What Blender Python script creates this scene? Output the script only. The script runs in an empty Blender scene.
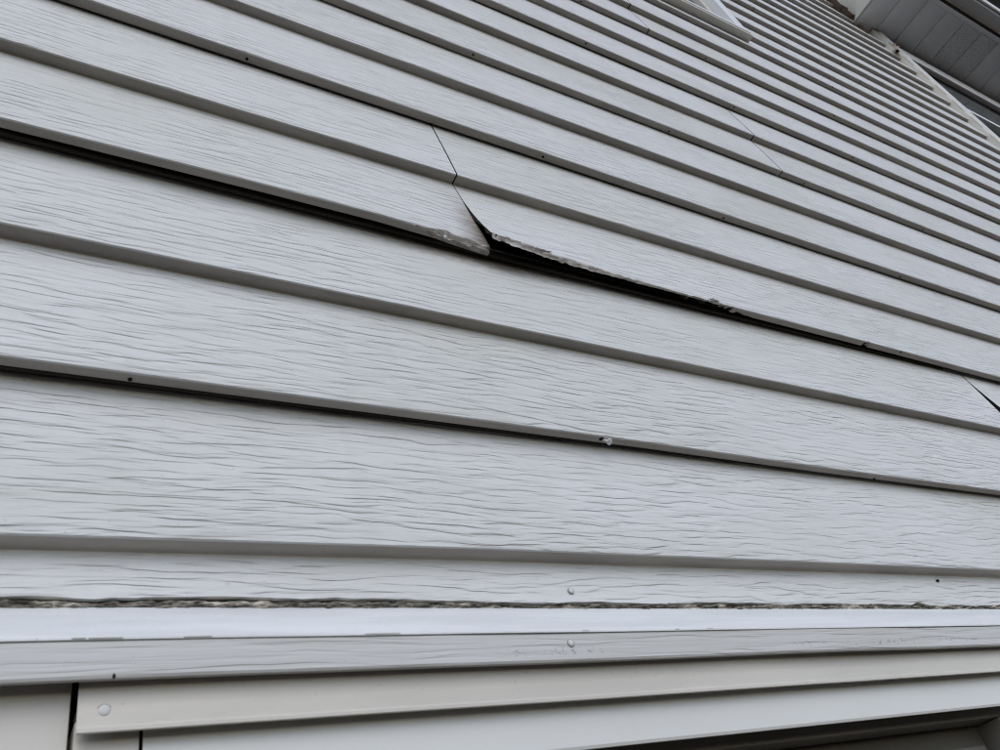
import bpy, math, random
import numpy as np
from mathutils import Matrix, Vector

# ---------------------------------------------------------------- camera
Z0 = 2.30                       # height of the lowest full lap edge above the ground
F_PX = 818.85                   # focal length in pixels of the 1000 px wide photograph
CAM = np.array([0.0, -0.5248, Z0 - 0.3321])
RC = np.array([[0.85541459, -0.45831112, -0.24128156],     # rows: right, down, forward
               [0.14320415, 0.65696517, -0.74019547],
               [0.49775340, 0.59862148, 0.62760965]])
sc = bpy.context.scene
cam_data = bpy.data.cameras.new('camera')
cam = bpy.data.objects.new('camera', cam_data)
sc.collection.objects.link(cam)
m = Matrix.Identity(4)
for i in range(3):
    m[i][0] = RC[0][i]; m[i][1] = -RC[1][i]; m[i][2] = -RC[2][i]; m[i][3] = CAM[i]
cam.matrix_world = m
cam_data.sensor_width = 36.0
cam_data.lens = F_PX / 1000.0 * 36.0
cam_data.clip_start = 0.02
cam_data.clip_end = 2000
cam_data.dof.use_dof = True
cam_data.dof.focus_distance = 1.2
cam_data.dof.aperture_fstop = 19
sc.camera = cam

# ---------------------------------------------------------------- sky, sun, exposure
SUN_EL, SUN_AZ = math.radians(42), math.radians(195)    # azimuth clockwise from +Y: in front of the wall
w = bpy.data.worlds.new('World'); sc.world = w; w.use_nodes = True
nt = w.node_tree; nt.nodes.clear()
sky = nt.nodes.new('ShaderNodeTexSky'); sky.sky_type = 'NISHITA'; sky.sun_disc = False
sky.sun_elevation = SUN_EL; sky.sun_rotation = SUN_AZ
sky.air_density = 1.0; sky.dust_density = 1.2; sky.ozone_density = 1.0
hs = nt.nodes.new('ShaderNodeHueSaturation'); hs.inputs['Saturation'].default_value = 0.86
bg = nt.nodes.new('ShaderNodeBackground'); bg.inputs[1].default_value = 0.15
out = nt.nodes.new('ShaderNodeOutputWorld')
nt.links.new(sky.outputs[0], hs.inputs['Color']); nt.links.new(hs.outputs[0], bg.inputs[0]); nt.links.new(bg.outputs[0], out.inputs[0])
sun_d = bpy.data.lights.new('sun', 'SUN'); sun_d.energy = 0.5; sun_d.angle = math.radians(50); sun_d.color = (1.0, 0.985, 0.965)
sun = bpy.data.objects.new('sun', sun_d); sc.collection.objects.link(sun)
sdir = Vector((math.sin(SUN_AZ) * math.cos(SUN_EL), math.cos(SUN_AZ) * math.cos(SUN_EL), math.sin(SUN_EL)))
sun.rotation_euler = sdir.to_track_quat('Z', 'Y').to_euler()
sun.location = (0, -3, 8)
sc.view_settings.view_transform = 'Standard'
sc.view_settings.look = 'None'
sc.view_settings.exposure = 0.37
sc.view_settings.gamma = 1.0
sc.render.engine = 'CYCLES'
sc.cycles.use_denoising = True
sc.cycles.max_bounces = 8
sc.cycles.filter_width = 1.1

# ---------------------------------------------------------------- pixel to place
def _ray(px):
    return RC.T @ np.array([(px[0] - 500) / F_PX, (px[1] - 375) / F_PX, 1.0])
def at_z(px, z):
    r = _ray(px); return CAM + (Z0 + z - CAM[2]) / r[2] * r
def at_y(px, y):
    r = _ray(px); return CAM + (y - CAM[1]) / r[1] * r

# ---------------------------------------------------------------- small noise helpers
rng = np.random.RandomState(7)
def noise1(x, freq, seed):
    r = np.random.RandomState(seed); t = r.uniform(-1, 1, 4096)
    u = np.asarray(x, float) * freq + 911.3; i = np.floor(u).astype(int); f = u - i; f = f * f * (3 - 2 * f)
    return t[i % 4096] * (1 - f) + t[(i + 1) % 4096] * f
def fbm1(x, freq, seed, n=3):
    return sum(noise1(x, freq * 2 ** i, seed + i) * 0.5 ** i for i in range(n))
def noise2(x, z, fx, fz, seed):
    r = np.random.RandomState(seed); t = r.uniform(-1, 1, (256, 256))
    u = x * fx + 50.7; v = z * fz + 50.3
    i = np.floor(u).astype(int); j = np.floor(v).astype(int); a = u - i; b = v - j
    a = a * a * (3 - 2 * a); b = b * b * (3 - 2 * b); i %= 256; j %= 256; i2 = (i + 1) % 256; j2 = (j + 1) % 256
    return (t[i, j] * (1 - a) + t[i2, j] * a) * (1 - b) + (t[i, j2] * (1 - a) + t[i2, j2] * a) * b

# ---------------------------------------------------------------- materials
class NB:
    def __init__(s, name, rough=0.6, spec=0.3):
        s.m = bpy.data.materials.new(name); s.m.use_nodes = True
        s.t = s.m.node_tree; s.b = s.t.nodes['Principled BSDF']
        s.b.inputs['Roughness'].default_value = rough
        s.b.inputs['Specular IOR Level'].default_value = spec
        tc = s.t.nodes.new('ShaderNodeTexCoord'); oi = s.t.nodes.new('ShaderNodeObjectInfo')
        mu = s.t.nodes.new('ShaderNodeMath'); mu.operation = 'MULTIPLY'; mu.inputs[1].default_value = 37.0
        s.l(oi.outputs['Random'], mu.inputs[0])
        ad = s.t.nodes.new('ShaderNodeVectorMath'); ad.operation = 'ADD'
        s.obj = tc.outputs['Object']
        s.l(tc.outputs['Object'], ad.inputs[0]); s.l(mu.outputs[0], ad.inputs[1])
        s.co = ad.outputs[0]
    def l(s, a, b): s.t.links.new(a, b)
    def val(s, v, sock):
        if isinstance(v, (int, float)): sock.default_value = v
        elif isinstance(v, tuple): sock.default_value = v if len(v) == len(sock.default_value) else (*v, 1)
        else: s.l(v, sock)
    def scale(s, v, co=None):
        n = s.t.nodes.new('ShaderNodeVectorMath'); n.operation = 'MULTIPLY'
        s.l(co or s.co, n.inputs[0]); n.inputs[1].default_value = v; return n.outputs[0]
    def vadd(s, a, b):
        n = s.t.nodes.new('ShaderNodeVectorMath'); n.operation = 'ADD'; s.l(a, n.inputs[0]); s.val(b, n.inputs[1]); return n.outputs[0]
    def comb(s, x, y, z):
        n = s.t.nodes.new('ShaderNodeCombineXYZ')
        for v, k in zip((x, y, z), n.inputs): s.val(v, k)
        return n.outputs[0]
    def sep(s, v):
        n = s.t.nodes.new('ShaderNodeSeparateXYZ'); s.l(v, n.inputs[0]); return n.outputs
    def noise(s, co, detail=2.0, rough=0.5, scale=1.0, dist=0.0):
        n = s.t.nodes.new('ShaderNodeTexNoise'); s.l(co, n.inputs['Vector'])
        n.inputs['Scale'].default_value = scale; n.inputs['Detail'].default_value = detail
        n.inputs['Roughness'].default_value = rough; n.inputs['Distortion'].default_value = dist
        return n.outputs['Fac']
    def vor(s, co, scale=1.0):
        n = s.t.nodes.new('ShaderNodeTexVoronoi'); s.l(co, n.inputs['Vector']); n.inputs['Scale'].default_value = scale; return n.outputs['Distance']
    def math(s, op, a, b=0.0, clamp=False):
        n = s.t.nodes.new('ShaderNodeMath'); n.operation = op; n.use_clamp = clamp
        s.val(a, n.inputs[0]); s.val(b, n.inputs[1]); return n.outputs[0]
    def step(s, v, lo, hi, a=0.0, b=1.0):
        n = s.t.nodes.new('ShaderNodeMapRange'); n.interpolation_type = 'SMOOTHSTEP'
        s.l(v, n.inputs[0]); n.inputs[1].default_value = lo; n.inputs[2].default_value = hi
        n.inputs[3].default_value = a; n.inputs[4].default_value = b; return n.outputs[0]
    def mix(s, f, a, b):
        n = s.t.nodes.new('ShaderNodeMix'); n.data_type = 'RGBA'
        s.val(f, n.inputs[0]); s.val(a, n.inputs[6]); s.val(b, n.inputs[7]); return n.outputs[2]
    def color(s, c): s.val(c, s.b.inputs['Base Color'])
    def bump(s, h, dist, strength=1.0, prev=None):
        n = s.t.nodes.new('ShaderNodeBump'); n.inputs['Distance'].default_value = dist; n.inputs['Strength'].default_value = strength
        s.l(h, n.inputs['Height'])
        if prev is not None: s.l(prev, n.inputs['Normal'])
        s.l(n.outputs[0], s.b.inputs['Normal']); return n.outputs[0]

def grain_paint(name, col, fx=16.0, fz=158.0, dist=0.0014, stain=False, mildew=False, corner=None):
    """painted hardboard with an embossed wood grain that runs along x"""
    b = NB(name, 0.55, 0.3)
    # slow waviness of the grain
    x, y, z = b.sep(b.co)
    wv = b.noise(b.scale((5, 1, 9)), 2.0)
    wv2 = b.noise(b.scale((24, 1, 40)), 2.0)
    zz = b.math('ADD', z, b.math('ADD', b.math('MULTIPLY', wv, 0.015), b.math('MULTIPLY', wv2, 0.0030)))
    # long shallow ripples, and finer strokes that start and stop
    # the pattern is skewed so that each ripple overlaps the next like a flake: gentle above, steep below
    ga = b.noise(b.comb(b.math('MULTIPLY', x, fx), 0.0, b.math('MULTIPLY', zz, fz)), 1.2, 0.45)
    zz = b.math('ADD', zz, b.math('MULTIPLY', b.math('SUBTRACT', ga, 0.5), 1.3 / fz))
    g1 = b.noise(b.comb(b.math('MULTIPLY', x, fx), 0.0, b.math('MULTIPLY', zz, fz)), 1.2, 0.45)
    g2 = b.noise(b.comb(b.math('MULTIPLY', x, fx * 1.7), 3.0, b.math('MULTIPLY', zz, fz * 2.3)), 1.5, 0.5)
    mod = b.noise(b.comb(b.math('MULTIPLY', x, 9.0), 7.0, b.math('MULTIPLY', zz, 30.0)), 1.0)
    amp = b.math('MULTIPLY', b.step(mod, 0.28, 0.60, 0.45, 1.0), b.step(b.noise(b.scale((3.0, 1, 8.0)), 1.0), 0.28, 0.58, 0.5, 1.0))
    gr = b.math('MULTIPLY', b.step(g1, 0.37, 0.53), amp)
    fine = b.math('MULTIPLY', b.step(g2, 0.36, 0.50), amp)
    h = b.math('ADD', b.math('MULTIPLY', gr, 0.85), b.math('MULTIPLY', fine, 0.30))
    h = b.math('ADD', h, b.math('MULTIPLY', b.math('MULTIPLY', g1, amp), 1.3))
    b.bump(h, dist)
    tone = b.noise(b.scale((2.2, 1, 5)), 3.0, 0.6)
    spk = b.step(b.noise(b.scale((260, 260, 260)), 1.0), 0.77, 0.80)
    c2 = tuple(v * 0.91 for v in col[:2]) + (col[2] * 0.87,)
    cc = b.mix(b.step(tone, 0.35, 0.7), col, c2)
    # faint rain streaks and a slightly different fade on every board
    stv = b.noise(b.scale((34, 1, 1.2)), 3.0, 0.6)
    cc = b.mix(b.math('MULTIPLY', b.step(stv, 0.50, 0.72), 0.10), cc, (0.44, 0.42, 0.39))
    oi = b.t.nodes.new('ShaderNodeObjectInfo')
    cc = b.mix(b.math('MULTIPLY', oi.outputs['Random'], 0.07), cc, (0.46, 0.45, 0.43))
    # paint turns slightly darker and browner in the grooves
    cc = b.mix(b.math('MULTIPLY', b.math('SUBTRACT', 1.0, b.step(g1, 0.40, 0.50)), 0.015), cc, (0.40, 0.37, 0.34))
    cc = b.mix(b.math('MULTIPLY', spk, 0.35), cc, (0.30, 0.26, 0.22))
    if mildew:
        ox, oy, oz = b.sep(b.obj)
        band = b.math('MULTIPLY', b.step(oz, -0.1095, -0.1070), b.math('SUBTRACT', 1.0, b.step(oz, -0.1045, -0.1010)))
        dots = b.step(b.noise(b.scale((190, 60, 300)), 2.0, 0.7), 0.54, 0.64)
        runs = b.step(b.noise(b.scale((9, 1, 1)), 2.0), 0.40, 0.60)
        cc = b.mix(b.math('MULTIPLY', b.math('MULTIPLY', band, dots), b.math('MULTIPLY', runs, 0.6)), cc, (0.10, 0.075, 0.05))
    if corner is not None:      # stain round a broken corner, plus painted shade beside the joint
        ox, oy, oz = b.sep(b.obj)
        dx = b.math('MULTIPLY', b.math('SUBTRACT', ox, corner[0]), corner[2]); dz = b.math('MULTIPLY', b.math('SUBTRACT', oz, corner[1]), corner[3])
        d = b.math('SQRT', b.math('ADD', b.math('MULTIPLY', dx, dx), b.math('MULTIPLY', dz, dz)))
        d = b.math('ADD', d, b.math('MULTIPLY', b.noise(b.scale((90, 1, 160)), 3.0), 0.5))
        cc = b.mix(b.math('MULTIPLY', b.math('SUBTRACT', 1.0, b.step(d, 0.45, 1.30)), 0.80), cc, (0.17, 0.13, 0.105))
    b.color(cc)
    return b.m

SIDE = (0.640, 0.645, 0.648)
M = {}
M['siding'] = grain_paint('painted_siding', SIDE)
M['trim_grain'] = grain_paint('painted_trim_board', (0.56, 0.555, 0.55), 9, 210, 0.0004, mildew=True)

def fibre(name, a, bcol, c):
    b = NB(name, 0.9, 0.1)
    n = b.noise(b.scale((70, 120, 320)), 4.0, 0.65); n2 = b.noise(b.scale((30, 60, 90)), 3.0, 0.6)
    cc = b.mix(b.step(n, 0.36, 0.62), a, bcol); cc = b.mix(b.step(n2, 0.50, 0.66), cc, c)
    b.color(cc); b.bump(n, 0.0018); return b.m
M['fibre'] = fibre('torn_fibreboard', (0.29, 0.265, 0.24), (0.44, 0.41, 0.38), (0.60, 0.585, 0.57))
M['rot'] = fibre('rotten_fibreboard', (0.060, 0.055, 0.047), (0.22, 0.205, 0.175), (0.52, 0.48, 0.41))

def plain(name, col, rough=0.5, spec=0.4, var=0.08, bump=0.0, sc_=(6, 6, 6), speck=0.0):
    b = NB(name, rough, spec)
    n = b.noise(b.scale(sc_), 4.0, 0.6)
    cc = b.mix(b.step(n, 0.3, 0.72), col, tuple(v * (1 - var) for v in col))
    if speck:
        sp = b.step(b.noise(b.scale((300, 300, 300)), 1.0), 0.72, 0.78)
        cc = b.mix(b.math('MULTIPLY', sp, speck), cc, (0.16, 0.13, 0.11))
    b.color(cc)
    if bump: b.bump(b.noise(b.scale((220, 220, 220)), 2.0), bump)
    return b.m
M['under'] = plain('shaded_lower_edge', (0.45, 0.412, 0.372), 0.7, 0.2, 0.22, 0.0006, (9, 40, 9), 0.2)  # darker, browner siding paint on lap undersides; shade put into the colour
M['white'] = plain('white_flashing', (0.735, 0.745, 0.745), 0.5, 0.35, 0.15, 0.0005, (5, 40, 40), 0.22)
M['cream'] = plain('cream_cladding', (0.60, 0.57, 0.515), 0.4, 0.45, 0.10, 0.0003, (5, 9, 30), 0.25)
M['satin'] = plain('white_head_frame', (0.66, 0.655, 0.63), 0.32, 0.5, 0.05, 0.00015, (4, 4, 12))
M['casing'] = plain('pale_casing', (0.62, 0.595, 0.55), 0.5, 0.35, 0.08, 0.0003, (8, 8, 3))
M['vinyl'] = plain('white_vinyl', (0.80, 0.81, 0.82), 0.4, 0.4, 0.04)
M['post'] = plain('corner_post_vinyl', (0.62, 0.59, 0.53), 0.45, 0.35, 0.08, 0.0, (8, 8, 8))
M['soffit'] = plain('soffit_metal', (0.76, 0.76, 0.77), 0.5, 0.3, 0.12, 0.0, (5, 5, 5), 0.3)
M['doorwood'] = plain('door_paint', (0.13, 0.118, 0.10), 0.5, 0.3, 0.15, 0.0004, (9, 9, 9), 0.5)
M['stop'] = plain('jamb_stop', (0.20, 0.187, 0.167), 0.5, 0.3, 0.15, 0.0003, (9, 9, 9), 0.3)
M['dark'] = plain('weathered_backing', (0.05, 0.042, 0.036), 0.9, 0.1, 0.3)
M['sheath'] = plain('sheathing', (0.07, 0.06, 0.05), 0.9, 0.1, 0.3)
M['steel'] = plain('galvanised_nail', (0.80, 0.81, 0.82), 0.38, 0.6, 0.15)
M['steel'].node_tree.nodes['Principled BSDF'].inputs['Metallic'].default_value = 0.25
M['rust'] = plain('dark_nail', (0.022, 0.018, 0.016), 0.8, 0.1, 0.2)
M['grime'] = plain('grime_ring', (0.36, 0.34, 0.32), 0.8, 0.2, 0.3)
M['paintnail'] = plain('painted_nail', (0.64, 0.64, 0.64), 0.5, 0.3, 0.1)
M['caulk'] = plain('old_caulk', (0.42, 0.35, 0.29), 0.8, 0.2, 0.35, 0.001, (60, 60, 60), 0.5)
M['caulkdark'] = plain('dark_caulk', (0.09, 0.06, 0.045), 0.9, 0.2, 0.35, 0.001, (60, 60, 60))
M['shingle'] = plain('shingle_edge', (0.13, 0.135, 0.14), 0.9, 0.2, 0.2)
M['gutter'] = plain('gutter_metal', (0.70, 0.71, 0.72), 0.45, 0.4, 0.1)
M['ground'] = plain('driveway', (0.043, 0.032, 0.023), 0.9, 0.2, 0.3, 0.004, (1.3, 1.3, 1.3))
b = NB('window_glass', 0.06, 0.6); b.color((0.10, 0.11, 0.115)); b.bump(b.noise(b.scale((2, 2, 2)), 1.0), 0.002); M['glass'] = b.m
b = NB('vented_soffit', 0.5, 0.3)
v = b.vor(b.scale((1, 1, 1)), 190.0)
b.color(b.mix(b.step(v, 0.28, 0.40), (0.22, 0.22, 0.22), (0.72, 0.72, 0.73))); M['vent'] = b.m

# ---------------------------------------------------------------- mesh helpers
col = sc.collection
def link(name, me, parent=None, mats=(), origin=None):
    o = bpy.data.objects.new(name, me); col.objects.link(o)
    for mt in mats: me.materials.append(mt)
    if origin is not None:
        me.transform(Matrix.Translation(-Vector(origin))); o.location = origin
    if parent is not None:
        o.parent = parent
        o.location = Vector(origin or (0, 0, 0)) - world_loc(parent)
    return o
def world_loc(o):
    v = Vector((0, 0, 0))
    while o is not None: v += o.location; o = o.parent
    return v
def grid_mesh(name, P, closed=False, matidx=None, sharp=35, cap_mat=0):
    """P: (nx, np, 3) sweep of profiles"""
    nx, n, _ = P.shape
    idx = np.arange(nx * n).reshape(nx, n)
    a = idx[:-1, :-1].ravel(); bq = idx[1:, :-1].ravel(); c = idx[1:, 1:].ravel(); d = idx[:-1, 1:].ravel()
    faces = np.stack([a, d, c, bq], 1)
    fl = [tuple(map(int, f)) for f in faces]
    nq = len(fl)
    if closed:          # cap both ends
        fl.append(tuple(int(i) for i in idx[0, ::-1])); fl.append(tuple(int(i) for i in idx[-1]))
    me = bpy.data.meshes.new(name)
    me.from_pydata(P.reshape(-1, 3).tolist(), [], fl); me.update()
    if matidx is not None:
        mi = np.zeros(len(fl), dtype=np.int32); mi[:nq] = matidx.ravel(); mi[nq:] = cap_mat
        me.polygons.foreach_set('material_index', mi)
    me.polygons.foreach_set('use_smooth', np.ones(len(fl), dtype=bool))
    me.set_sharp_from_angle(angle=math.radians(sharp))
    return me
def box_mesh(name, x0, x1, y0, y1, z0, z1, bev=0.0015):
    import bmesh
    bm = bmesh.new(); bmesh.ops.create_cube(bm, size=1.0)
    for v in bm.verts:
        v.co = Vector(((x0 + x1) / 2 + v.co.x * (x1 - x0), (y0 + y1) / 2 + v.co.y * (y1 - y0), (z0 + z1) / 2 + v.co.z * (z1 - z0)))
    if bev: bmesh.ops.bevel(bm, geom=bm.edges[:], offset=bev, segments=2, affect='EDGES', profile=0.6)
    me = bpy.data.meshes.new(name); bm.to_mesh(me); bm.free()
    for p in me.polygons: p.use_smooth = True
    me.set_sharp_from_angle(angle=math.radians(40)); return me
def box(name, x0, x1, y0, y1, z0, z1, mat, parent, bev=0.0015):
    return link(name, box_mesh(name, x0, x1, y0, y1, Z0 + z0, Z0 + z1, bev), parent, [M[mat]], (x0, y0, Z0 + z0))
def sweep(name, prof, x0, x1, mat, parent, step=0.02, wob=0.0, seed=1, cap=True):
    """sweep a (y, z) outline along x, gently uneven"""
    xs = np.linspace(x0, x1, max(2, int((x1 - x0) / step)))
    pr = np.array(prof); P = np.zeros((len(xs), len(pr), 3))
    P[:, :, 0] = xs[:, None]
    P[:, :, 1] = pr[None, :, 0] + (fbm1(xs, 5, seed) * wob)[:, None]
    P[:, :, 2] = Z0 + pr[None, :, 1] + (fbm1(xs, 4, seed + 9) * wob)[:, None]
    return link(name, grid_mesh(name, P, cap, None, 18), parent, [M[mat]], (x0, 0, Z0))

def lathe(name, prof, seg=14):
    """prof: (r, h) along +Z"""
    vs, fs = [], []
    for r, h in prof:
        for k in range(seg):
            a = 2 * math.pi * k / seg; vs.append((r * math.cos(a), r * math.sin(a), h))
    for i in range(len(prof) - 1):
        for k in range(seg):
            fs.append((i * seg + k, i * seg + (k + 1) % seg, (i + 1) * seg + (k + 1) % seg, (i + 1) * seg + k))
    fs.append(tuple(range((len(prof) - 1) * seg, len(prof) * seg)))
    me = bpy.data.meshes.new(name); me.from_pydata(vs, [], fs); me.update()
    for p in me.polygons: p.use_smooth = True
    me.set_sharp_from_angle(angle=math.radians(50)); return me
def place(name, me, loc, direction, parent):
    o = bpy.data.objects.new(name, me); col.objects.link(o)
    o.parent = parent; o.location = Vector(loc) - world_loc(parent)
    o.rotation_euler = Vector(direction).to_track_quat('Z', 'Y').to_euler(); return o

# ---------------------------------------------------------------- ground
gme = bpy.data.meshes.new('ground')
gme.from_pydata([(-400, -400, 0), (400, -400, 0), (400, 400, 0), (-400, 400, 0)], [], [(0, 1, 2, 3)])
g = link('ground', gme, None, [M['ground']]); g['kind'] = 'structure'

# ---------------------------------------------------------------- the house
house = bpy.data.objects.new('house', None); col.objects.link(house)
house['label'] = 'house with weathered white lap siding, a split torn board and a grey eave'
house['category'] = 'house'

# sheathing behind the boards, with the door opening left free
import bmesh
bm = bmesh.new()
def bmbox(x0, x1, y0, y1, z0, z1):
    r = bmesh.ops.create_cube(bm, size=1.0)
    for v in r['verts']:
        v.co = Vector(((x0 + x1) / 2 + v.co.x * (x1 - x0), (y0 + y1) / 2 + v.co.y * (y1 - y0), (z0 + z1) / 2 + v.co.z * (z1 - z0)))
bmbox(-2.5, 0.045, 0.036, 0.16, 0.0, Z0 - 0.12)
bmbox(1.06, 3.84, 0.036, 0.16, 0.0, Z0 - 0.12)
bmbox(-2.5, 3.84, 0.036, 0.16, Z0 - 0.119, Z0 + 4.75)
me = bpy.data.meshes.new('wall'); bm.to_mesh(me); bm.free()
wall = link('wall', me, house, [M['dark']], (0, 0.036, 0))

E, T = 0.15, 0.016
XL, XR = -2.5, 3.772
# measured unevenness of the lap edges: (x, z) of each edge, relative to its nominal height
ZOFF = {0: [(-2.5, 0), (0.0, -0.0031), (0.16, -0.001), (0.36, 0.0018), (0.65, 0.0025), (1.1, 0.004), (3.8, 0.0)],
        1: [(-2.5, 0), (0.6, 0.0), (0.9, -0.003), (1.4, -0.003), (3.8, 0)],
        2: [(-2.5, 0), (0.0, 0.0018), (0.4, 0.001), (1.0, -0.001), (1.6, -0.004), (3.8, 0)],
        13: [(-2.5, 0.0), (1.2, 0.018), (1.9, 0.018), (3.8, 0.006)]}
def zoff(k, x):
    z = fbm1(x, 1.3, 300 + k, 3) * 0.0012
    if k in ZOFF:
        a = np.array(ZOFF[k]); z = z * 0.3 + np.interp(x, a[:, 0], a[:, 1])
    return z
BULGE_L = np.array([(-2.5, 0.0), (-0.8, 0.002), (-0.05, 0.0040), (0.2, 0.0060), (0.33, 0.0060), (0.41, 0.0030), (0.44, 0.0), (0.49, -0.0015)])
BULGE_R = np.array([(0.47, 0.0200), (0.505, 0.0165), (0.59, 0.0098), (0.72, 0.0055), (0.83, 0.0042), (1.2, 0.003), (1.6, 0.0012), (3.8, 0.0)])
def bulge(k, seg, x):
    """how far the lower edge of lap k stands out from the wall"""
    if k == 3:
        t = BULGE_L if seg == 0 else BULGE_R
        return np.interp(x, t[:, 0], t[:, 1])
    if k == 2 and seg == 1: return np.interp(x, [1.5, 1.56, 1.75, 2.2], [0.012, 0.010, 0.003, 0.0])
    return fbm1(x, 1.3, 500 + k, 2) * 0.0007
def gap(k, x):
    """slot behind the lower edge of the panel whose edge is line k"""
    if k == 1: return np.interp(x, [-2.5, 0.0, 0.35, 0.9, 3.8], [0.0052, 0.0050, 0.0038, 0.0006, 0.0004])
    if k == 3: return np.interp(x, [-2.5, 0.0, 0.9, 1.6, 3.8], [0.0055, 0.0060, 0.0060, 0.0015, 0.0008])
    return 0.0003 + 0.0011 * (0.5 + 0.5 * noise1(x, 0.8, 700 + k))
NX = float(at_z((599.5, 444), 0.15)[0])
def torn(k, seg, x):
    """height of the torn, delaminated strip at the lower edge"""
    x = np.asarray(x, float)
    r = np.zeros_like(x)
    if k == 3 and seg == 1:
        base = np.interp(x, [0.47, 0.50, 0.60, 0.70, 0.80, 0.86, 0.885, 0.90, 1.02, 4], [0.0160, 0.0140, 0.0088, 0.0046, 0.0024, 0.0016, 0.0048, 0.0014, 0.0, 0])
        r = base * (1 + 0.28 * fbm1(x, 60, 31, 3))
        r = r + (base > 0.001) * 0.0008 * noise1(x, 240, 32)
        r = r + 0.003 * np.exp(-((x - 1.253) / 0.006) ** 2)
    if k == 3 and seg == 0:
        base = np.interp(x, [0, 0.36, 0.40, 0.425, 0.45, 0.49], [0, 0, 0.003, 0.0085, 0.0080, 0.0085])
        r = base * (1 + 0.35 * fbm1(x, 70, 41, 3))
    if k == 1:
        r = 0.0034 * np.exp(-((x - NX - 0.004) / 0.008) ** 2) + 0.0022 * np.exp(-((x - NX - 0.022) / 0.005) ** 2)
    return np.clip(r, 0, 0.02)

WIN = (1.00, 1.905)      # the window takes the boards of these laps between these x
def segments(k):
    s = [(XL, XR)]
    joints = {4: 0.4745, 3: 0.479, 2: 1.56, 1: 1.72, 8: 1.437, 7: 1.437, 12: 1.313, 11: 1.313, 14: 3.20, 13: 3.22, 6: 2.35, 5: 2.36,
              10: -0.4, 9: -0.4, 16: 2.7, 15: 2.7, 18: 2.28, 17: 2.28, 20: 3.1, 19: 3.1}
    if k in joints: s = [(XL, joints[k]), (joints[k], XR)]
    if k == 13: s = [(XL, WIN[0]), (WIN[0], WIN[1]), (WIN[1], joints[13]), (joints[13], XR)]
    if 14 <= k <= 20:
        o = []
        for a, b_ in s:
            if a < WIN[0]: o.append((a, min(b_, WIN[0])))
            if b_ > WIN[1]: o.append((max(a, WIN[1]), b_))
        s = o
    if k >= 23:
        s = [(a, min(b_, 3.635)) for a, b_ in s if a < 3.635]
    if k < -1 or k == -1:
        s = [(XL, -0.34), (1.45, XR)] if k < -1 else [(XL, XR)]
    return s

def xs_for(x0, x1, k):
    """columns: dense where the camera is near, coarse far off"""
    xs = [x0]
    while xs[-1] < x1 - 1e-6:
        x = xs[-1]; d = math.hypot(max(abs(x) - 0.2, 0), 0.5 + max(0, k) * 0.12)
        st = 0.012 * max(0.5, d)
        if k == 3 and 0.34 < x < 0.96: st = 0.0022
        if k == 1 and NX - 0.04 < x < NX + 0.05: st = 0.002
        if k == 3 and 1.22 < x < 1.28: st = 0.003
        if k == 2 and 1.5 < x < 1.7: st = 0.005
        if x < -0.4: st = 0.1
        xs.append(min(x + st, x1))
    return np.array(xs)

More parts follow.
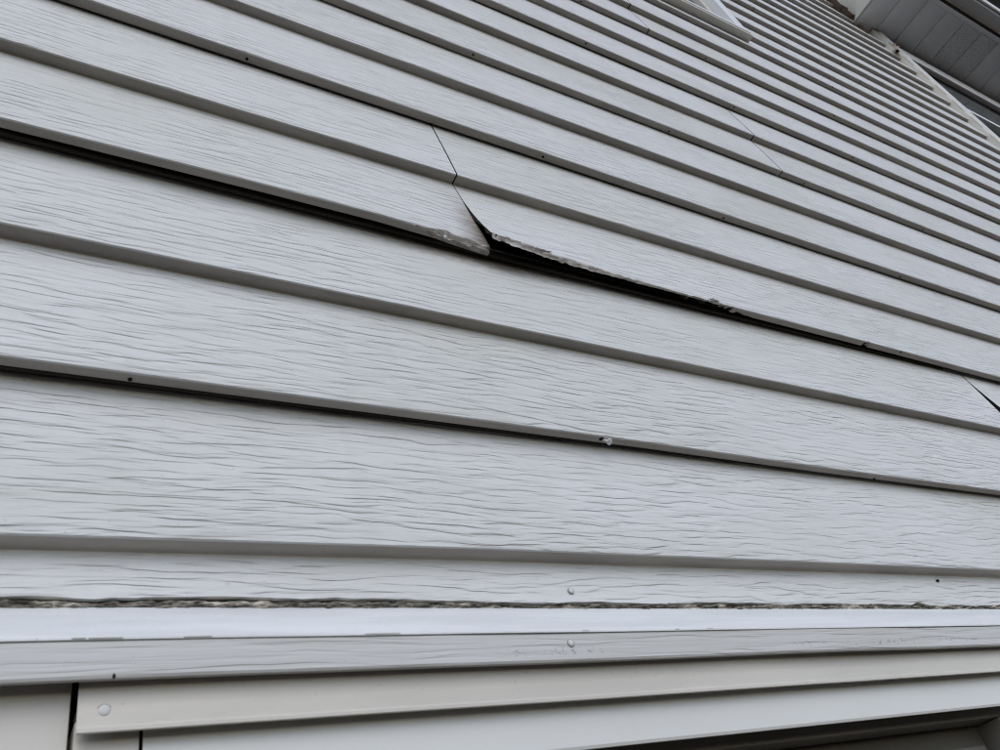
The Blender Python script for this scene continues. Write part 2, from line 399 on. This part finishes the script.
boards = {}
def siding_board(k, seg, x0, x1, njoint):
    x = xs_for(x0, x1, k); n = len(x)
    zb = k * E + zoff(k, x); zt = (k + 1) * E + zoff(k + 1, x)
    under_sill = (k == 13 and abs(x0 - WIN[0]) < 1e-6)
    if under_sill: zt = zb * 0 + 2.0085
    panel_bottom = (k % 2 != 0); panel_top = not panel_bottom
    bo = bulge(k, seg, x); to = torn(k, seg, x)
    topy = T + (gap(k + 1, x) if panel_top else 0.0)
    ext = 0.035 if panel_top else 0.0
    if under_sill: topy = T * 0.3
    H = zt - zb
    pts, mats = [], []
    def face_y(f):      # f: 0 at lower edge, 1 at the top
        return topy * f - bo * (1 - f) ** (2.4 if k == 3 and seg == 1 else 1.6) - 0.0006 * np.sin(np.pi * f)
    if panel_top: pts.append((topy + 0.0035, zt + ext)); mats.append(0)
    else: pts.append((topy + 0.0012, zt + 0.004)); mats.append(0)
    for f in (1.0, 0.93, 0.8, 0.65, 0.5, 0.35, 0.22, 0.12):
        pts.append((face_y(f), zb + H * f)); mats.append(0)
    # lower edge: small roll-over, or the torn strip where the board has delaminated
    tz = np.maximum(to, 0.0016)
    jit = (to > 0.0012) * np.clip(to / 0.009, 0.15, 1.0)
    pts.append((face_y(tz * 1.6 / H), zb + tz * 1.6)); mats.append(0)
    pts.append((face_y(tz / H) + 0.0002, zb + tz)); mats.append(1)
    ja = 0.0024 if (k == 3 and seg == 0) else 0.0013
    j1 = jit * ja * noise2(x, x * 0, 170, 1, 61 + k); j2 = jit * ja * noise2(x, x * 0, 210, 1, 71 + k)
    y1 = -bo + 0.0003 + jit * (0.0022 + j1)
    pts.append((y1, zb + 0.62 * tz + j2)); mats.append(1)
    pts.append((-bo + 0.0009 + jit * (0.0042 + 1.4 * j2), zb + 0.27 * tz + 0.7 * j1)); mats.append(1)
    pts.append((-bo + 0.0022 + jit * (0.0035 + j1), zb + 0.00015 + jit * j2 * 0.6)); mats.append(2)
    n_under = len(pts) + 1
    if panel_bottom:
        th = 0.0122 if k < 5 else 0.0145
        cav = np.clip((to - 0.0006) / 0.0014, 0, 1) if (k == 3 and seg == 1) else 0.0 * x     # the core has fallen out
        pts.append((-bo + 0.007, zb + 0.010 * cav)); mats.append(3)
        pts.append((-bo + th - 0.0008, zb + 0.0003 + 0.016 * cav)); mats.append(3)
        pts.append((-bo + th, zb + 0.0012 + 0.018 * cav)); mats.append(3)
        pts.append((np.minimum(-bo + th, T + 0.001), zb + 0.03)); mats.append(3)
        pts.append((-bo * 0.5 + th + 0.003, zb + 0.06))
    else:
        pts.append((-bo + 0.009, zb + 0.0001 + 0 * x)); mats.append(2)
        pts.append((-bo * 0.6 + T - 0.0020, zb - 0.0001)); mats.append(2)
        pts.append((-bo * 0.3 + T - 0.0008, zb - 0.0007)); mats.append(2)
        pts.append((T - 0.0001 + 0 * x, zb - 0.0020)); mats.append(2)
        pts.append((T + 0.0012 + 0 * x, zb - 0.0060))
    P = np.zeros((n, len(pts), 3))
    for i, (yy, zz) in enumerate(pts):
        P[:, i, 0] = x; P[:, i, 1] = yy; P[:, i, 2] = Z0 + zz
    # board ends at a joint are cut slightly out of square
    if k == 3:
        fz = np.clip((P[:, :, 2] - Z0 - 0.45) / E, -0.1, 1)
        if seg == 0:
            wgt = np.clip((x - 0.44) / 0.04, 0, 1)[:, None]; P[:, :, 0] += wgt * (0.0115 - 0.0155 * fz)
            P[:, :, 2] -= 0.0035 * wgt * (1 - fz) ** 2
        else:
            wgt = np.clip((0.52 - x) / 0.04, 0, 1)[:, None]; P[:, :, 0] += wgt * (0.0032 - 0.0072 * fz)
    if k == 2 and seg == 1:
        fz = np.clip((P[:, :, 2] - Z0 - 0.30) / E, -0.1, 1)
        wgt = np.clip((1.62 - x) / 0.06, 0, 1)[:, None]; P[:, :, 0] += wgt * (0.013 * (1 - fz) ** 1.5)
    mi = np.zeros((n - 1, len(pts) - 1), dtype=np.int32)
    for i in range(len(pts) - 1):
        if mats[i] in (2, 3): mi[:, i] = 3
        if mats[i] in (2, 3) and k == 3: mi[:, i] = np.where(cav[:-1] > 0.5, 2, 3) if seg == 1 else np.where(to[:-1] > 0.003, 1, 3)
    tornface = (to[:-1] > (0.0014 if k == 3 else 0.0050))
    for i in range(len(pts) - 1):
        if mats[i] == 1: mi[:, i] = np.where(tornface, 1, 0)
        pass
    me = grid_mesh('siding_board', P, True, mi, 18, 2)
    # the caps at a cut end take the near-black backing colour
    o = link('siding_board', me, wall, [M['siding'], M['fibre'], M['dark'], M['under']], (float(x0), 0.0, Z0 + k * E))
    boards[(k, seg)] = o
    return o

for k in range(-1, 29):
    sg = segments(k)
    for i, (a, b_) in enumerate(sg):
        g2 = 0.0011 if k < 5 else 0.0017
        a2 = a + (g2 if a > XL + 0.01 and a not in WIN else 0); b2 = b_ - (g2 if b_ < XR - 0.01 and b_ not in WIN else 0)
        if k == -1: continue
        siding_board(k, i, a2, b2, len(sg))
for k in range(-15, -1):
    for i, (a, b_) in enumerate(segments(k)):
        siding_board(k, i + 5, a, b_, 2)
boards[(3, 0)]['label'] = 'board with a swollen, broken lower corner at the split joint'
boards[(3, 1)]['label'] = 'warped board whose lower edge has torn and delaminated'
# stain plus painted shade of the right board, for the left board's broken corner
M['siding_stain_shade'] = grain_paint('painted_siding_stained_shaded', SIDE, corner=(0.492 + 2.5, 0.004, 19.0, 7.0))
boards[(3, 0)].data.materials[0] = M['siding_stain_shade']
M['siding_stain_shade2'] = grain_paint('painted_siding_stained_below', SIDE, corner=(0.470 + 2.5, 0.150, 5.0, 32.0))
boards[(2, 0)].data.materials[0] = M['siding_stain_shade2']

# the cut board under the lowest lap: a ragged rotten lower edge
def cut_board():
    x = np.concatenate([np.linspace(XL, -0.1, 40), np.arange(-0.099, 1.35, 0.0016), np.linspace(1.352, XR, 60)])
    zb = -0.0414 + np.interp(x, [0, 0.25, 0.5, 0.75, 1.1], [0, 0.0004, 0.0, -0.0008, -0.0014]) + 0.0013 * fbm1(x, 26, 81, 4) + 0.0012 * fbm1(x, 6, 82, 2)
    zb = zb + 0.0035 * np.exp(-((x - 0.955) / 0.012) ** 2)
    zt = zoff(0, x)
    pts = []
    for f in (1.03, 0.9, 0.7, 0.5, 0.3, 0.15, 0.06):
        z = zb + (zt - zb) * f
        pts.append((T * (z + E) / E + 0.0005 * noise2(x, x * 0 + f, 60, 9, 83) * (f < 0.2), z))
    pts.append((T * (zb + E) / E + 0.0004, zb + 0.0006)); pts.append((T * (zb + E) / E + 0.0025, zb)); pts.append((0.021 + 0 * x, zb + 0.001))
    P = np.zeros((len(x), len(pts), 3))
    for i, (yy, zz) in enumerate(pts): P[:, i, 0] = x; P[:, i, 1] = yy; P[:, i, 2] = Z0 + zz
    mi = np.zeros((len(x) - 1, len(pts) - 1), dtype=np.int32)
    o = link('siding_board', grid_mesh('siding_board', P, False, mi, 18), wall, [M['siding'], M['fibre']], (XL, 0, Z0 - E))
    o['label'] = 'narrow cut board with a rotten lower edge above the white drip cap'
    # rotten core showing below the paint
    x = np.arange(-0.34, 1.45, 0.0014); nz = 12
    P = np.zeros((len(x), nz, 3))
    for j in range(nz):
        f = j / (nz - 1); z = -0.0390 - 0.0120 * f
        rough = 0.0024 * noise2(x, x * 0 + j, 130, 0.8, 91) + 0.0012 * noise2(x, x * 0 + j, 420, 1.0, 92) + 0.0014 * noise2(x, x * 0 + j, 35, 0.5, 93)
        P[:, j, 0] = x; P[:, j, 1] = 0.0140 - 0.0020 * math.sin(f * math.pi) + 0.006 * (1 - f) ** 5 + rough
        P[:, j, 2] = Z0 + z + 0.0003 * noise2(x, x * 0 + j, 300, 1.3, 94)
    o2 = link('rotten_edge', grid_mesh('rotten_edge', P, False, None, 25), wall, [M['rot']], (-0.34, 0, Z0 - 0.05))
    o2['label'] = 'crumbling dark fibre edge above the white drip cap'
cut_board()

# hem strip of the lower panel that shows in the open slot under the warped board
for kk, xa, xb in ((3, -0.3, 1.5), (1, -0.3, 0.9)):
    sweep('hem_strip', [(0.0205, kk * E + 0.022), (0.0155, kk * E + 0.010), (0.0140, kk * E + 0.0035), (0.0148, kk * E + 0.0022), (0.0205, kk * E + 0.004)], xa, xb, 'sheath', wall, 0.02, 0.0006, 55 + kk)

# ---------------------------------------------------------------- nails
hole_me = lathe('nail', [(0.0016, -0.002), (0.0019, 0.0006), (0.0014, 0.0009)], 10); hole_me.materials.append(M['rust'])
head_me = lathe('nail', [(0.0047, -0.001), (0.0046, 0.0003), (0.0036, 0.0005), (0.0035, 0.0010), (0.0028, 0.0015), (0.0012, 0.0017)], 18); head_me.materials.append(M['paintnail']); head_me.materials.append(M['grime'])
for p in head_me.polygons:
    if p.index < 36: p.material_index = 1
NAILS = {1: [(130, 379), (869, 480)], 3: [(902, 351.5)], 5: [(247, 59), (543, 157), (719, 223), (899.5, 277)],
         7: [(473, 54.5), (668.4, 131.7), (802.4, 185), (922, 230)], 9: [(585.6, 43.5), (733.5, 107), (852.6, 157.5), (984, 216)],
         11: [(580, 4), (705.7, 58), (834.8, 114), (908, 151)], 13: [(740.6, 43.5), (834.8, 89)], 15: [(817, 62), (887, 99)], 17: [(817, 41), (887, 79)]}
rr = random.Random(4)
for k, pl in NAILS.items():
    for px in pl:
        q = at_z(px, k * E)
        x = q[0]; y = min(max(q[1], 0.003), 0.0095)
        bz = float(zoff(k, np.array([x]))[0])
        y -= float(np.atleast_1d(bulge(k, 1, np.array([x])))[0]) if k == 3 else 0.0
        o = place('nail', hole_me, (x, y, Z0 + k * E + bz), (rr.uniform(-.2, .2), -0.25, -1), wall)
        s = 1.0 if k < 4 else 1.15
        o.scale = (s, s, s)
# painted heads on faces
for px, y, tilt in (((571, 590.5), 0.0112, (0, -1, 0.05)),):
    q = at_y(px, y); place('nail', head_me, q, tilt, wall).scale = (0.66, 0.66, 0.5)
q = at_y((938, 580.5), 0.0132); place('nail_hole', hole_me, q, (0, -1, 0.1), wall)
# bright nail driven out of the lowest panel edge, and the ones in the torn edges
bent = lathe('nail', [(0.0013, -0.012), (0.0013, 0.0055), (0.0030, 0.0060), (0.0032, 0.0070), (0.0024, 0.0075)], 14); bent.materials.append(M['steel'])
q = at_z((599.5, 444), E); nl = place('nail', bent, (q[0], 0.0045, Z0 + E - 0.0018), (0.16, -0.66, -0.72), wall); nl.scale = (1.2, 1.2, 1.15); nl['label'] = 'bright steel nail sticking out of the lower edge'
place('nail_hole', hole_me, (q[0] - 0.0035, 0.0045, Z0 + E + 0.0002), (0, -0.1, -1), wall).scale = (1.5, 1.5, 1)
for px in ((443.5, 236.5), (496, 236.5), (713, 302.5)):
    q = at_z(px, 0.4565 if px[0] > 450 else 0.453); o = place('nail', bent if px[0] < 450 else hole_me, (q[0], q[1] + (0.002 if px[0] < 450 else 0), q[2]), (0.1, -0.7, -0.6), wall)
    o.scale = (0.8, 0.8, 0.8) if px[0] < 450 else (1.5, 1.5, 1.6)

def lump(name, pts, rad, mat, parent, seed):
    P = []
    for i in range(len(pts) - 1):
        for t_ in np.linspace(0, 1, 8, endpoint=(i == len(pts) - 2)):
            P.append(np.array(pts[i]) * (1 - t_) + np.array(pts[i + 1]) * t_)
    P = np.array(P); r = np.random.RandomState(seed); n = 9
    G = np.zeros((len(P), n, 3))
    for i, c in enumerate(P):
        f = i / (len(P) - 1); R = rad * (0.35 + 0.65 * math.sin(math.pi * (0.08 + 0.84 * f))) * r.uniform(0.75, 1.3)
        for j in range(n):
            a = 2 * math.pi * j / (n - 1); q = R * (1 + 0.25 * math.sin(3 * a + seed + i))
            G[i, j] = c + np.array([0, q * math.cos(a), q * math.sin(a)])
    return link(name, grid_mesh(name, G, False, None, 60), parent, [M[mat]], tuple(map(float, P[0])))

# curls of torn paint at the broken edges
for pts_, z_, rad_, sd in (([(434, 232), (441, 233.5), (447, 233)], 0.459, 0.0016, 11), ([(449, 234), (455, 238.5), (462, 240)], 0.457, 0.0018, 12),
                           ([(466, 244), (474, 247.5), (481, 248)], 0.452, 0.0018, 13), ([(506, 238), (514, 241), (521, 242)], 0.460, 0.0014, 14),
                           ([(706, 299), (712, 298.5), (719, 301)], 0.455, 0.0013, 15), ([(604, 441.5), (608, 440.5), (613, 443)], 0.1535, 0.0011, 16),
                           ([(536, 247.5), (545, 250.5), (552, 252)], 0.459, 0.0012, 17)):
    lump('paint_curl', [at_z(p_, z_) for p_ in pts_], rad_, 'paintnail', wall, sd)

# ---------------------------------------------------------------- drip cap and trim over the door
cap = sweep('drip_cap', [(0.020, -0.0440), (0.0135, -0.0466), (0.0120, -0.0474), (-0.0292, -0.0877), (-0.0304, -0.0890), (-0.0304, -0.0902), (0.003, -0.0902)], -0.34, 1.45, 'white', house, 0.015, 0.00025, 3)
cap['label'] = 'bright white sloping drip cap'
tb = sweep('trim_board', [(0.0, -0.0905), (-0.0290, -0.0905), (-0.0296, -0.0912), (-0.0298, -0.1118), (-0.0288, -0.1134), (-0.0262, -0.1136), (-0.0254, -0.1128), (-0.0250, -0.0980), (0.006, -0.0980)], -0.34, 1.45, 'trim_grain', house, 0.012, 0.0004, 4)
tb['label'] = 'wood-grained trim board below the drip cap, spotted with mildew'
q = at_y((571, 643), -0.0298); place('nail', head_me, q, (0, -1, 0), tb).scale = (0.70, 0.70, 0.5)
q = at_y((114, 676), -0.0292); place('nail_hole', hole_me, q, (0, -1, 0), tb).scale = (0.5, 0.9, 0.4)
for xa, xb in (((72, 86)), ((89, 123)), ((184, 212)), ((365, 400)), ((583, 589)), ((676, 680)), ((708, 714))):
    pa = at_y((xa, 635.5 - 0.006 * xa), -0.0302); pb = at_y((xb, 635.5 - 0.006 * xb), -0.0302)
    fl = box_mesh('paint_flake', pa[0], pb[0], -0.0309, -0.0296, Z0 - 0.0895, Z0 - 0.0884, 0.0003)
    link('paint_flake', fl, cap, [M['satin']], (float(pa[0]), -0.0316, Z0 - 0.09))

# side casing left of the door, with the open joint beside the cladding
sc_ = box('side_casing', -0.34, 0.0497, -0.0130, 0.034, -2.29, -0.1005, 'casing', house, 0.002)
sc_['label'] = 'plain pale casing board left of the dark joint'
box('side_casing', 1.020, 1.45, -0.0195, 0.034, -2.29, -0.1155, 'casing', house, 0.002)
# cream cladding with a rolled lower lip and a screw
cl = sweep('header_cladding', [(0.0, -0.1000), (-0.0182, -0.1000), (-0.0192, -0.1318), (-0.0206, -0.1338), (-0.0198, -0.1352), (-0.0210, -0.1362), (-0.0228, -0.1386), (-0.0228, -0.1406), (-0.0221, -0.1412), (-0.0214, -0.1406), (-0.0210, -0.1270), (-0.004, -0.1270)], 0.0525, 1.016, 'cream', house, 0.02, 0.0003, 5, False)
cl['label'] = 'cream metal cladding strip with a rolled lip over the door'
screw_me = lathe('screw', [(0.0052, -0.001), (0.0051, 0.0003), (0.0043, 0.0005), (0.0042, 0.0022), (0.0036, 0.0034), (0.0018, 0.0040)], 20); screw_me.materials.append(M['paintnail']); screw_me.materials.append(M['grime'])
for p in screw_me.polygons:
    if p.index < 40: p.material_index = 1
place('screw', screw_me, at_y((104, 711), -0.0199), (0, -1, 0), cl).scale = (0.8, 0.8, 0.45)
# head frame of the door
hf = sweep('door_head_frame', [(0.004, -0.1280), (-0.0112, -0.1280), (-0.0124, -0.146), (-0.0140, -0.1712), (-0.0132, -0.1734), (-0.0115, -0.1734), (-0.0108, -0.1725), (-0.0104, -0.1610), (0.0105, -0.1610)], 0.0885, 1.016, 'satin', house, 0.03, 0.0002, 6, False)
hf['label'] = 'smooth white head frame over the door'
box('door_jamb', 0.0525, 0.0866, -0.0125, 0.09, -2.29, -0.1300, 'casing', house, 0.001)
st = box('door_stop', 0.0875, 1.016, 0.0112, 0.0332, -0.1770, -0.162, 'stop', house, 0.001)
jb = box('door_stop', 0.968, 0.986, 0.0090, 0.046, -2.29, -0.1775, 'stop', house, 0.0025)
box('door_jamb', 0.989, 1.016, 0.0112, 0.09, -2.29, -0.1775, 'doorwood', house, 0.001)
door = box('door', 0.090, 0.964, 0.0370, 0.090, -2.27, -0.150, 'doorwood', house, 0.001)
box('door_panel', 0.10, 0.956, 0.0340, 0.0375, -0.60, -0.1975, 'stop', door, 0.001)
box('door_panel', 0.10, 0.956, 0.0340, 0.0375, -2.20, -0.62, 'stop', door, 0.001)
hd = lathe('door_knob', [(0.026, 0), (0.026, 0.004), (0.010, 0.008), (0.010, 0.03), (0.026, 0.04), (0.026, 0.055), (0.010, 0.062)], 20); hd.materials.append(M['steel'])
place('door_knob', hd, (0.15, 0.037, Z0 - 1.3), (0, -1, 0), door)

# ---------------------------------------------------------------- window high on the wall
wn = bpy.data.objects.new('window', None); col.objects.link(wn); wn.parent = house; wn.location = (WIN[0], 0, Z0 + 2.0)
sweep('sill', [(0.034, 2.008), (0.004, 2.0075), (-0.017, 2.0065), (-0.0212, 2.009), (-0.0212, 2.030), (-0.019, 2.0345), (0.034, 2.040)], 0.985, 1.914, 'post', wn, 0.05, 0.0002, 7)
box('sill_nosing', 0.985, 1.912, -0.0236, -0.0206, 2.0225, 2.0355, 'vinyl', wn, 0.0008)
box('casing', 1.858, 1.903, -0.022, 0.033, 2.0362, 3.10, 'vinyl', wn, 0.002)
box('casing', 1.003, 1.045, -0.022, 0.033, 2.0362, 3.10, 'vinyl', wn, 0.002)
box('casing', 1.003, 1.903, -0.024, 0.033, 3.101, 3.148, 'vinyl', wn, 0.002)
box('sash_frame', 1.826, 1.857, 0.006, 0.033, 2.0405, 3.10, 'post', wn, 0.001)
box('sash_frame', 1.046, 1.076, 0.006, 0.033, 2.0405, 3.10, 'post', wn, 0.001)
box('sash_frame', 1.077, 1.825, 0.006, 0.033, 2.0405, 2.068, 'vinyl', wn, 0.001)
box('pane', 1.077, 1.825, 0.024, 0.030, 2.0685, 3.10, 'glass', wn, 0)

# ---------------------------------------------------------------- corner post and the glazed bay beyond it
cp = box('corner_post', 3.772, 3.838, -0.012, 0.16, -2.29, 3.462, 'post', house, 0.003)
for i, (xa, xb, yy) in enumerate(((3.821, 3.827, -0.0165), (3.831, 3.838, -0.0195))):
    box('ridge', xa, xb, yy, -0.0100, -2.29, 3.455, 'vinyl', cp, 0.001)
for k in range(14, 24):
    z = k * E - 0.004
    xx = np.linspace(0, 1, 9)
    P = np.zeros((9, 5, 3))
    for i, f in enumerate(xx):
        wdt = 0.006 + 0.008 * abs(noise1(np.array([f * 3.0 + k]), 1.7, 88)[0])
        for j in range(5):
            a = math.pi * j / 4
            P[i, j] = (3.768 + wdt * math.sin(a), -0.0125 - 0.0012 * math.sin(a) + 0.0018 * (1 - f) * 0, Z0 + z + 0.010 * (1 - f) - 0.085 * f + 0.002 * math.cos(a))
            P[i, j, 0] = 3.7725 + (j / 4.0) * wdt
            P[i, j, 1] = -0.0121 - 0.0016 * math.sin(a)
    link('caulk_bead', grid_mesh('caulk_bead', P), cp, [M['caulk']], (3.77, -0.012, Z0 + z))
bay = bpy.data.objects.new('glazed_bay', None); col.objects.link(bay); bay.parent = house; bay.location = (3.84, 0, Z0 + 2.7)
box('frieze', 3.842, 6.6, -0.004, 0.10, 3.275, 3.405, 'vinyl', bay, 0.004)
box('head_channel', 3.842, 6.6, 0.010, 0.10, 3.405, 3.466, 'caulkdark', bay, 0)
box('head_channel', 3.842, 6.6, 0.012, 0.10, 3.215, 3.275, 'dark', bay, 0)
box('pane', 3.842, 6.6, 0.020, 0.030, 2.765, 3.215, 'glass', bay, 0)
box('rail', 3.842, 6.6, -0.002, 0.06, 2.735, 2.765, 'vinyl', bay, 0.003)
box('pane', 3.842, 6.6, 0.045, 0.055, 1.2, 2.735, 'glass', bay, 0)
box('bay_wall', 3.842, 6.6, 0.02, 0.12, -2.3, 1.2, 'casing', bay, 0)

# ---------------------------------------------------------------- eave
ZS = 3.468
ev = box('eave', 3.640, 6.8, -0.286, 0.10, ZS + 0.012, ZS + 0.34, 'soffit', house, 0.002)
edges = [3.644, 3.807] + [3.807 + 0.1735 * i for i in range(1, 18)]
for i in range(len(edges) - 1):
    vent = edges[i] > 4.28 and edges[i] < 4.55 or (i % 6 == 0 and i > 6)
    box('soffit_panel', edges[i] + 0.003, edges[i + 1] - 0.003, -0.262, 0.012, ZS, ZS + 0.010, 'vent' if vent else 'soffit', ev, 0.002)
box('soffit_trim', 3.644, 6.8, -0.287, -0.264, ZS - 0.006, ZS + 0.010, 'soffit', ev, 0.001)
box('end_board', 3.628, 3.6385, -0.287, 0.004, ZS - 0.004, ZS + 0.34, 'post', ev, 0.001)
box('fascia', 3.628, 6.8, -0.304, -0.2905, ZS + 0.045, ZS + 0.34, 'post', ev, 0.001)
box('fascia_gap_shade', 3.644, 6.8, -0.3040, -0.2880, ZS + 0.006, ZS + 0.044, 'dark', ev, 0)  # dark filler strip, painted as the shade inside the open gap
box('roof_edge', 3.60, 6.8, -0.475, 0.10, ZS + 0.345, ZS + 0.36, 'shingle', ev, 0.001)
gt = sweep('gutter', [(-0.303, ZS + 0.20), (-0.303, ZS + 0.075), (-0.3045, ZS + 0.07), (-0.372, ZS + 0.07), (-0.382, ZS + 0.080), (-0.384, ZS + 0.12), (-0.388, ZS + 0.185), (-0.380, ZS + 0.185)], 3.62, 6.8, 'gutter', ev, 0.2, 0.0, 8, False)
sweep('gutter_lip', [(-0.3850, ZS + 0.076), (-0.3935, ZS + 0.078), (-0.3990, ZS + 0.090), (-0.4000, ZS + 0.19), (-0.3890, ZS + 0.19)], 3.62, 6.8, 'vinyl', ev, 0.2, 0.0, 8, False)
# dark crumbling caulk where the eave meets the boards
lump('caulk_bead', [at_y((828, 1), 0.002), at_y((842, 12), 0.0), at_y((853, 20), 0.0)], 0.030, 'caulkdark', ev, 3)
lump('caulk_bead', [at_y((858, 25), 0.004), at_y((868, 33), 0.0)], 0.012, 'caulkdark', ev, 5)
lump('caulk_bead', [at_y((888, 45), 0.0), at_y((894, 49), -0.004), at_y((897, 52), -0.012)], 0.022, 'caulk', ev, 6)
